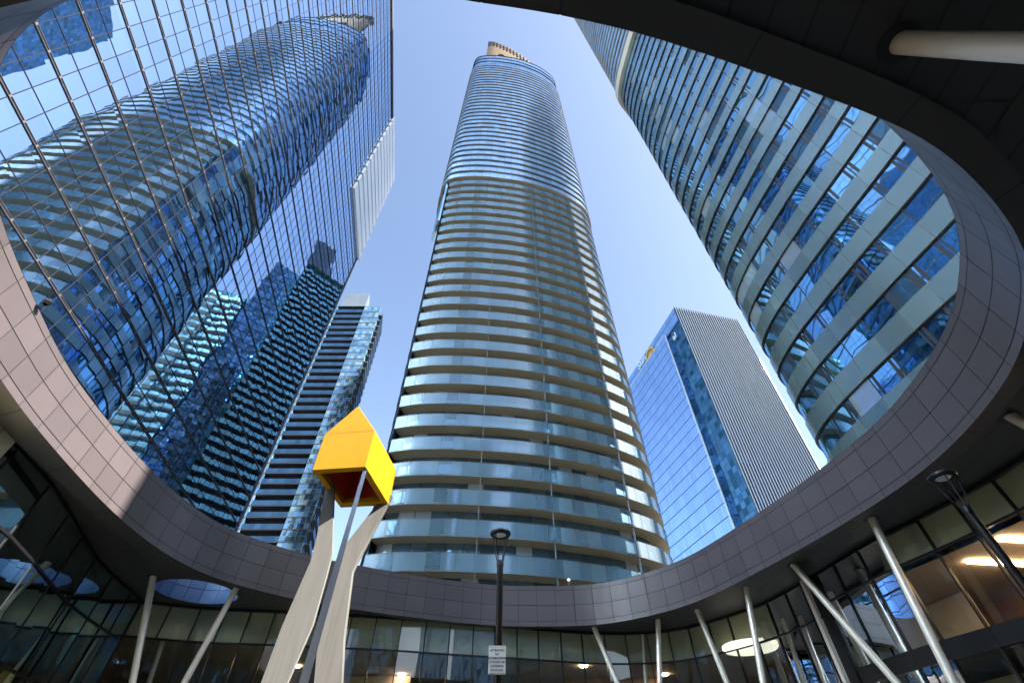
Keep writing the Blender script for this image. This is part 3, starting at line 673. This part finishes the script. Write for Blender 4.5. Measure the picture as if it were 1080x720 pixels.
# plan: B -> A -> C
SB_ = SA+dL*wL; SC = SA+dR*wR
m = MB(); wall(m, SB_, SA, GZ, Hs); obj('left_wall', m, MT['sun_dark'], T4)
m = MB(); wall(m, SA, SC, GZ, Hs); wall(m, SC, SC+dL*wL, GZ, Hs); wall(m, SC+dL*wL, SB_, GZ, Hs); obj('right_wall', m, MT['sun_back'], T4)
m = MB(); m.quad(*[Vector((p.x,p.y,Hs)) for p in (SA,SC,SC+dL*wL,SB_)]); obj('roof', m, MT['roofing'], T4)
# top band above the dark recess
nO = Vector((-dL.y, dL.x, 0)); nO = -Vector((dR.x,dR.y,0))       # outward of the left face
m = MB(); a = SA+nO*.4; b = SB_+nO*.4; wall(m, b, a, .949*Hs, Hs); wall(m, a, SA, .949*Hs, Hs); m.quad(*[Vector((p.x,p.y,.949*Hs)) for p in (b,SB_,SA,a)]); obj('top_band', m, MT['sun_blue'], T4)
v0 = SA+dL*8.9; v1 = SB_; pro = nO*1.6
m = MB(); wall(m, v1+pro, v0+pro, GZ, .952*Hs); wall(m, v0+pro, v0, GZ, .952*Hs); m.quad(*[Vector((p.x,p.y,.952*Hs)) for p in (v1+pro,v0+pro,v0,v1)]); obj('glass_volume', m, MT['sun_blue'], T4)
m = MB(); m.box(Vector(((v0+pro).x,(v0+pro).y,GZ))+nO*.1, dL*.7, nO*-.5, (0,0,.952*Hs-GZ+.4)); m.box(Vector(((v0+pro).x,(v0+pro).y,.952*Hs))+nO*.1, dL*(wL-9), nO*-.5, (0,0,.5)); obj('volume_trim', m, MT['white_trim'], T4)
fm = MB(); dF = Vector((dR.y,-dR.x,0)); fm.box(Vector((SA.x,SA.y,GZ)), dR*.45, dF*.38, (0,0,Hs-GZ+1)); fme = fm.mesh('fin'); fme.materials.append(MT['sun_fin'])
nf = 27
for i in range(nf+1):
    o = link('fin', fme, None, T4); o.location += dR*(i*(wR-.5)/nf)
# lower step on the right side
m = MB(); SD = SC+dR*1.6; wall(m, SC+dL*.6, SD+dL*.6, GZ, .855*Hs); wall(m, SD+dL*.6, SD+dL*20, GZ, .855*Hs); m.quad(*[Vector((p.x,p.y,.855*Hs)) for p in (SC+dL*.6,SD+dL*.6,SD+dL*20,SC+dL*20)]); obj('side_step', m, MT['sun_blue'], T4)
m = MB()
for i in range(34): m.box(Vector(((SD+dL*.6).x,(SD+dL*.6).y,2+i*3.7)), dR*.5, dL*12, (0,0,1.2))
obj('side_ribs', m, MT['sun_fin'], T4)
# sign: word and round emblem on the top band
def text_mesh(txt, size, ext=.02, font_space=1.0, bold=0.0):
    cu = bpy.data.curves.new('txt', 'FONT'); cu.body = txt; cu.size = size; cu.extrude = ext; cu.offset = bold; cu.align_x = 'LEFT'; cu.space_line = font_space
    o = bpy.data.objects.new('txt', cu); col.objects.link(o); bpy.context.view_layer.update()
    me = bpy.data.meshes.new_from_object(o.evaluated_get(bpy.context.evaluated_depsgraph_get())); bpy.data.objects.remove(o); bpy.data.curves.remove(cu); return me
def place_text(name, txt, size, origin, xdir, mat, parent, ext=.02, zdir=Vector((0,0,1)), sp=1.0):
    me = text_mesh(txt, size, ext, sp); x = Vector(xdir).normalized(); z = x.cross(zdir).normalized()
    Mx = Matrix((( x.x, zdir.x, z.x, origin[0]),(x.y, zdir.y, z.y, origin[1]),(x.z, zdir.z, z.z, origin[2]),(0,0,0,1)))
    me.transform(Mx); me.materials.clear(); me.materials.append(mat); return link(name, me, mat, parent)
xd = -dL
def band_pt(u, v, off=.9):                       # pixel -> point on the top-band face
    d = ray(u, v); o = SA+nO*off; k = (o.dot(nO))/(d.dot(nO)); return d*k
p = band_pt(673.5, 390.5)
place_text('sign_letters', 'Sun', 5.6, p, xd, MT['letter'], T4, .15)
c = band_pt(685.5, 373.5)
def disc(mb, c, r, t0=0.0, n=32, r_in=0.0, a0=0, a1=2*math.pi):
    for k in range(n):
        t, s_ = a0+(a1-a0)*k/n, a0+(a1-a0)*(k+1)/n
        P = lambda r, t: c + nO*t0 + xd*(r*math.cos(t)) + Vector((0,0,r*math.sin(t)))
        mb.quad(P(r_in,t),P(r,t),P(r,s_),P(r_in,s_))
m = MB(); disc(m, c, 3.6, 0, 36); m.tube(c, c-nO*.4, 3.6, 3.6, 36, False); em = obj('emblem', m, MT['logo'], T4)
m = MB(); disc(m, c, 2.5, .12, 36, 2.1); disc(m, c+Vector((0,0,.2)), 1.7, .12, 18, 1.35, .4, 3.2); disc(m, c+Vector((0,0,-.3)), 1.1, .12, 18, .8, 3.3, 6.2); obj('emblem_lines', m, MT['sign_ink'], em)
p = band_pt(710.5, 359.5)
place_text('sign_letters', 'al', 4.2, p, xd, MT['letter'], T4, .15)

# ------------------------------------------------------------------ condominium towers (left background, and those only seen in the mirror glass)
def condo(label, A, B, side, H, zones, floor=3.0, glass='condo_glass', mech=None, side_saw=True, z_low=GZ):
    """A->B is the front (left to right seen from the plaza), side = vector of the right flank. zones: (f0,f1,kind)"""
    A = Vector((*A,0)); B = Vector((*B,0)); S = Vector((*side,0)); d = (B-A); L = d.length; u = d/L
    t = thing('condo_tower', label, 'tower', ((A+B)/2+S/2+Vector((0,0,GZ))))
    no = Vector((u.y,-u.x,0))
    m = MB()
    for f0, f1, kind in zones:
        a, b = A+d*f0, A+d*f1
        if kind == 'dark': a, b = a-no*1.4, b-no*1.4
        wall(m, a, b, GZ, H)
        if kind == 'dark': wall(m, A+d*f0, a, GZ, H); wall(m, b, A+d*f1, GZ, H)
    wall(m, B, B+S, GZ, H); wall(m, B+S, A+S, GZ, H); wall(m, A+S, A, GZ, H)
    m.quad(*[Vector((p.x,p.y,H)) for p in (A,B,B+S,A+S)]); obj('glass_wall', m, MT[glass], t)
    sl = MB(); gds = []; dk = MB()
    def G(*a): q = MB(); q.box(*a); gds.append(q)
    z0 = 3.0
    for f0, f1, kind in zones:
        a, b = A+d*f0, A+d*f1
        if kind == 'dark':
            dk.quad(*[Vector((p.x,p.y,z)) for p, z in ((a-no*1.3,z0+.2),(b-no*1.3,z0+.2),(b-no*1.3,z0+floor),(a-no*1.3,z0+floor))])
            sl.box(Vector((a.x,a.y,z0)), b-a, -no*1.3, (0,0,.2)); G(Vector((a.x,a.y,z0+.2))+no*.05, b-a, -no*.06, (0,0,1.25))
        elif kind == 'balc':
            sl.box(Vector((a.x,a.y,z0))+no*1.5, b-a, -no*1.5, (0,0,.2)); G(Vector((a.x,a.y,z0+.2))+no*1.5, b-a, -no*.06, (0,0,1.15))
        elif kind == 'wave':
            w_ = (b-a)/2
            for j in range(2):
                aa = a+w_*j; sl.box(Vector((aa.x,aa.y,z0))+no*(1.0+.7*j), w_*.9, -no*(1.0+.7*j), (0,0,.3)); G(Vector((aa.x,aa.y,z0+.3))+no*(1.0+.7*j), w_*.9, -no*.06, (0,0,1.0))
        else: sl.box(Vector((a.x,a.y,z0))+no*.08, b-a, -no*.08, (0,0,.28))
    if side_saw:
        n2 = Vector((S.y,-S.x,0)).normalized(); 
        sl.box(Vector((B.x,B.y,z0+.1))+S*.1, S*.8, n2*1.2, (0,0,.2)); G(Vector((B.x,B.y,z0+.3))+S*.1+n2*1.14, S*.8, n2*.06, (0,0,1.2))
    M1 = sl.mesh('floor_slab'); M2s = [q.mesh('balcony_glass') for q in gds]; [q.materials.append(MT['teal_guard' if glass == 'condo_teal' else 'condo_guard']) for q in M2s]; M1.materials.append(MT['condo_slab'] if label.find('pale')<0 else MT['pale_clad'])
    M3 = None
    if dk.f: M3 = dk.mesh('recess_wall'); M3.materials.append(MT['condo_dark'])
    z = z0; k = 0
    while z < H-floor and k < 99:
        for nm, me in [('floor_slab',M1),('recess_wall',M3)]+[('balcony_glass',q) for q in M2s]:
            if me is None or not len(me.polygons): continue
            o = link(nm, me, None, t); o.location.z += k*floor
        z += floor; k += 1
    if mech:
        f0, f1, h = mech; a = A+d*f0; m = MB(); m.box(Vector((a.x,a.y,H+.01))-no*1.0, d*(f1-f0), S*.5, (0,0,h)); obj('machine_room', m, MT['plant'], t)
    return t
condo('slim blue condominium tower between the mirror glass tower and the yellow house', (-74,107.5), (-48.9,107.6), (-3.4,13.2), 132.5, [(0,.36,'glass'),(.36,.76,'dark'),(.76,1,'glass')], mech=(.38,.74,9))
def rmir(az, r):
    V = pol(az, r); pv = V.dot(nL); al = V.dot(tL); q = nL*(2*D0-pv)+tL*al; return (q.x, q.y)
# real places of the towers whose reflections the glass shows (mirrored order: the flank seen left in the mirror is right in reality)
a1 = rmir(-31.0, 138); a2 = rmir(-38.8, 134); a3 = rmir(-43.0, 133); a4 = rmir(-47.3, 137)
condo('teal condominium tower with dark balcony strips, seen only mirrored in the glass tower', a1, a2, (3,26), 158, [(0,.06,'glass'),(.06,.94,'dark'),(.94,1,'glass')], glass='condo_teal', side_saw=False, mech=(.55,1.0,18))
condo('bluish middle condominium tower, seen only mirrored beside the teal one', (a2[0]+.05,a2[1]+1.5), (a3[0],a3[1]+1.5), (3,26), 149, [(0,1,'glass')], glass='condo_glass', side_saw=False)
condo('lower condominium tower with staggered pale balconies, seen only in the mirror glass', a3, a4, (3,26), 124, [(0,.3,'balc'),(.3,1,'wave')], glass='condo_teal', side_saw=False)
# pale slab tower hidden behind the right tower, mirrored at the top left
condo('pale slab tower standing behind the right tower, mirrored at the top left', (70,54), (106,46), (4,20), 200, [(0,.12,'balc'),(.12,.5,'glass'),(.5,.62,'dark'),(.62,1,'glass')], floor=3.6, glass='condo_glass', side_saw=False)

# ------------------------------------------------------------------ buildings behind the viewer (mirrored in the storefronts)
def block(label, x0, x1, y, depth, H, mat):
    t = thing('office_block', label, 'building', ((x0+x1)/2, y-depth/2, GZ))
    m = MB(); a, b = Vector((x1,y,0)), Vector((x0,y,0)); wall(m, a, b, GZ, H); wall(m, b, b+Vector((0,-depth,0)), GZ, H); wall(m, b+Vector((0,-depth,0)), a+Vector((0,-depth,0)), GZ, H); wall(m, a+Vector((0,-depth,0)), a, GZ, H)
    m.quad((x0,y,H),(x0,y-depth,H),(x1,y-depth,H),(x1,y,H)); obj('glass_wall', m, mat, t)
    m = MB(); m.box((x0-.3,y+.1,0), (x1-x0+.6,0,0), (0,.35,0), (0,0,.6)); me = m.mesh('floor_band'); me.materials.append(MT['pale_clad'])
    z = 2.5
    while z < H: o = link('floor_band', me, None, t); o.location.z += z; z += 3.8
block('glass block behind the viewer on the left, mirrored in the back storefront', -70, -6, -42, 20, 70, MT['condo_teal'])
block('narrow banded block straight behind the viewer, mirrored in the back storefront', -2, 13, -46, 20, 85, MT['condo_glass'])
block('wide banded block behind the viewer on the right, mirrored in the back storefront', 34, 78, -46, 20, 85, MT['condo_glass'])
block('unseen low block added beyond the right tower to hide bright sky from the left storefront', 72, 110, 0, 44, 44, MT['condo_teal'])  # added to block the bright low sky that the left glass mirrored

# ------------------------------------------------------------------ yellow house sculpture on tall legs
HS = .64      # size of the sculpture for an underside 5.1 m above the eye
sc = thing('house_sculpture', 'bright yellow house shaped box standing high on three tall leaning legs', 'sculpture', (-5.7*HS,14.6*HS,GZ))
m = MB()
hx = Vector((1.83,-.20,0))*HS; hy = Vector((.28,2.62,0))*HS; h0 = Vector((-6.63,13.47,8.0))*HS; up = Vector((0,0,HS))
F = [h0, h0+hx, h0+hx+up*1.43, h0+hx*.5+up*2.62, h0+up*1.43]
dpt = hy; Bk = [p+dpt for p in F]
m.poly(F); m.poly(Bk[::-1])
for i in (1,2,3,4): j = (i+1) % 5; m.quad(F[i],Bk[i],Bk[j],F[j])
# bottom frame with a triangular-looking opening
i0 = [h0+hx*a+hy*b for a, b in ((.11,.09),(.88,.09),(.88,.88),(.11,.88))]; cc_ = h0+hx*.5+hy*.5
o0 = [F[0],F[1],Bk[1],Bk[0]]
for k in range(4): m.quad(o0[k], i0[k], i0[(k+1)%4], o0[(k+1)%4])
for k in range(4): m.quad(i0[k], i0[k]+Vector((0,0,.12)), i0[(k+1)%4]+Vector((0,0,.12)), i0[(k+1)%4])
shell = m.mesh('house_shell'); shell.materials.append(MT['yellow'])
sh = link('house_shell', shell, None, sc)
bv = sh.modifiers.new('bevel', 'BEVEL'); bv.width = .012; bv.segments = 2; bv.limit_method = 'ANGLE'
m = MB(); i1 = [p+Vector((0,0,.12)) for p in i0]; e = .05
lo = [p+(p-cc_)*.04 for p in i1]; hi = [p+Vector((0,0,.8)) for p in lo]
for k in range(4): m.quad(lo[(k+1)%4], lo[k], hi[k], hi[(k+1)%4])
m.quad(*hi); obj('red_interior', m, MT['red'], sc)
m = MB(); e2 = hx.normalized()*.004; out = -hy.normalized()*.002
m.box(F[4]+hx*.02+out-up*.004, hx*.96, out*.5, (0,0,.007))
obj('seam', m, MT['red'], sh)
def plate(name, pl, pr, y0, thick, mat, lab=None, skew=0):
    """pl/pr: left and right outline pixels from the top down, in the plane y=y0 (y may change linearly to the base by skew)"""
    Ls = [at_y(u,v,y0+skew*i) for i,(u,v) in enumerate(pl)]; Rs = [at_y(u,v,y0+skew*i) for i,(u,v) in enumerate(pr)]
    for S_ in (Ls, Rs):      # run on down to the ground
        a, b = S_[-2], S_[-1]; k = (GZ-b.z)/(b.z-a.z); S_.append(b+(b-a)*k)
    m = MB(); T_ = Vector((0,thick,0))
    for k in range(len(Ls)-1):
        m.quad(Ls[k+1],Rs[k+1],Rs[k],Ls[k]); m.quad(Ls[k]+T_,Rs[k]+T_,Rs[k+1]+T_,Ls[k+1]+T_)
        m.quad(Ls[k+1]+T_,Ls[k+1],Ls[k],Ls[k]+T_); m.quad(Rs[k+1],Rs[k+1]+T_,Rs[k]+T_,Rs[k])
    m.quad(Ls[0],Rs[0],Rs[0]+T_,Ls[0]+T_)
    o = obj(name, m, mat, sc)
    if lab: part(o, lab)
    return o
plate('leg', [(343.6,507),(343,516),(334,566),(327.3,592),(297.3,660),(275,720)], [(352.8,507),(352.4,516),(350,584),(344,607),(329.5,658),(302.3,720)], 14.7*HS, .08, MT['leg'], 'broad flat grey leg on the left')
plate('leg', [(404.5,523),(398.6,530),(358,581.5),(346,622),(335,677),(331,722)], [(413,522),(408.3,531.4),(376,592),(371.5,602),(362.5,672),(360,722)], 15.75*HS, .14, MT['leg'], 'grey leg on the right with an elbow bend')
# slim two-sided leg, set corner on
T_ = at_y(385.5,494,13.36*HS); Bp = at_y(320,720,13.6*HS); k = (GZ-Bp.z)/(Bp.z-T_.z); Bb = Bp+(Bp-T_)*k
m = MB(); ax = Vector((.09,-.03,0)); ay = Vector((-.09,.24,0))
for (A_, B_) in ((T_,Bb),):
    c0 = [A_-ax/2, A_+ax/2, A_+ax/2+ay*.5, A_-ax/2+ay*.5]; c1 = [B_-ax*1.3, B_+ax*1.3, B_+ax*1.3+ay, B_-ax*1.3+ay]
    for j in range(4): n2 = (j+1)%4; m.quad(c1[j],c1[n2],c0[n2],c0[j])
    m.poly(c0[::-1])
part(obj('leg', m, MT['leg_blue'], sc), 'slim dark steel leg in front')

# ------------------------------------------------------------------ street lamps
def lamp(head, label, ht=4.2):
    H0 = at_z(*head, ht); t = thing('street_lamp', label, 'street lamp', (H0.x,H0.y,GZ), 'black street lamps in the plaza'); x, y = H0.x, H0.y
    m = MB(); m.tube((x,y,GZ),(x,y,ht-.62), .066, .062, 24); m.lathe((x,y,GZ), [(.16,0),(.16,.1),(.12,.16),(.1,.6),(.068,.66)], 28); m.lathe((x,y,ht-.66), [(.072,0),(.072,.08),(.05,.12),(.0,.12)], 24); obj('pole', m, MT['black'], t)
    m = MB(); m.lathe((x,y,ht), [(0,-.02),(.13,-.02),(.15,-.035),(.205,-.03),(.222,.0),(.215,.035),(.15,.07),(.03,.085),(.025,.11),(0,.115)], 40); hd = obj('lamp_head', m, MT['black'], t)
    m = MB(); m.lathe((x,y,ht), [(0,-.045),(.09,-.04),(.12,-.022)], 32); obj('lens', m, MT['white_trim'], hd)
    for k in range(4):
        a = math.pi/4+k*math.pi/2+.25; pts = []
        for q in range(9):
            f = q/8; r = .055+.135*f**.8; pts.append(Vector((x+r*math.cos(a), y+r*math.sin(a), ht-.58+.56*f)))
        m = MB()
        for p0, p1 in zip(pts, pts[1:]): m.tube(p0, p1, .011, .011, 8, False)
        obj('arm', m, MT['black'], t)
    return H0
l1 = lamp((528,563), 'black street lamp in the centre carrying a white notice')
l2 = lamp((994,503), 'black street lamp at the right edge in front of the storefront')
sg = thing('notice_sign', 'small white notice with black print fixed to the central lamp pole', 'sign', (l1.x,l1.y-.09,1.75))
m = MB(); sx, sz0, sz1 = .15, 1.74, 2.16; yy = l1.y-.10
m.box((l1.x-.02-sx,yy,sz0), (2*sx,0,0), (0,.012,0), (0,0,sz1-sz0)); pl = obj('plate', m, MT['sign_white'], sg)
bv = pl.modifiers.new('bevel','BEVEL'); bv.width = .015; bv.segments = 3; bv.affect='EDGES'; bv.limit_method='ANGLE'
m = MB(); xx = l1.x-.02
for (a,b,c_,d_) in ((xx-sx+.015,xx+sx-.015,sz1-.02,sz1-.014),(xx-sx+.015,xx+sx-.015,sz0+.014,sz0+.02)): m.box((a,yy-.003,c_),(b-a,0,0),(0,.002,0),(0,0,d_-c_))
obj('border', m, MT['sign_ink'], pl)
lines = ['ATTENTION','NO','SKATEBOARDING','CYCLING OR','LOITERING','ON PLAZA']
for i, tx in enumerate(lines):
    me = text_mesh(tx, .046, .001, 1.0, .0012); 
    w_ = max(v.co.x for v in me.vertices); 
    me.transform(Matrix(((1,0,0,xx-w_/2),(0,0,-1,yy-.004),(0,1,0,sz1-.085-i*.058),(0,0,0,1)))); me.materials.clear(); me.materials.append(MT['sign_ink']); link('lettering', me, MT['sign_ink'], pl)
m = MB(); m.cbox((l1.x,l1.y,1.85), .17,.17,.03); m.cbox((l1.x,l1.y,2.05), .17,.17,.03); obj('bracket', m, MT['steel'], sg)

# small fittings on the canopy edge
q = at_z(601, 616, Hc+Tc); m = MB(); m.tube((q.x,q.y+.3,Hc+Tc),(q.x,q.y+.3,Hc+Tc+.28),.03,.03,12); rd = tag(obj('roof_light', m, MT['rail']), 'tiny post light standing on the canopy edge before the central tower', 'light')
m = MB(); m.lathe((q.x,q.y+.3,Hc+Tc+.28), [(0,0),(.07,.01),(.08,.07),(.04,.13),(0,.14)], 16); obj('globe', m, MT['disc_light'], rd)
q = at_z(46, 324, Hc+Tc-.12); m = MB(); m.lathe((q.x-.05,q.y,Hc+Tc-.0), [(0,.16),(.08,.14),(.10,.08),(.06,0)], 20); tag(obj('spot_light', m, MT['black']), 'small round spotlight on the left canopy edge', 'light')

# ------------------------------------------------------------------ camera, sky, sun
cam = bpy.data.cameras.new('camera'); co = bpy.data.objects.new('camera', cam); col.objects.link(co)
cam.sensor_width = 36; cam.lens = 16.0; cam.clip_start = .05; cam.clip_end = 5000
co.location = (0,0,0); co.rotation_euler = (R(90+46.5), 0, 0); scene.camera = co
SUN_AZ, SUN_EL = 114.0, 37.0
S = Vector((math.sin(R(SUN_AZ))*math.cos(R(SUN_EL)), math.cos(R(SUN_AZ))*math.cos(R(SUN_EL)), math.sin(R(SUN_EL))))
w = bpy.data.worlds.new('World'); scene.world = w; w.use_nodes = True; t = w.node_tree
bg = t.nodes['Background']; sky = t.nodes.new('ShaderNodeTexSky'); sky.sky_type = 'NISHITA'; sky.sun_disc = False
sky.sun_elevation = R(SUN_EL); sky.sun_rotation = R(SUN_AZ); sky.air_density = 1.0; sky.dust_density = 2.9; sky.ozone_density = 1.0; sky.altitude = 100
t.links.new(sky.outputs[0], bg.inputs[0]); bg.inputs[1].default_value = .062
sl = bpy.data.lights.new('sun', 'SUN'); sl.energy = 5.0; sl.angle = R(.5); sl.color = (1,.93,.82)
so = bpy.data.objects.new('sun', sl); col.objects.link(so); so.rotation_euler = (-S).to_track_quat('-Z','Y').to_euler(); so.location = (60,-20,150)
vs = scene.view_settings; vs.view_transform = 'Standard'; vs.look = 'None'; vs.exposure = 2.80; vs.gamma = 1.0; vs.use_curve_mapping = False
scene.cycles.max_bounces = 10; scene.cycles.transparent_max_bounces = 16; scene.cycles.glossy_bounces = 6
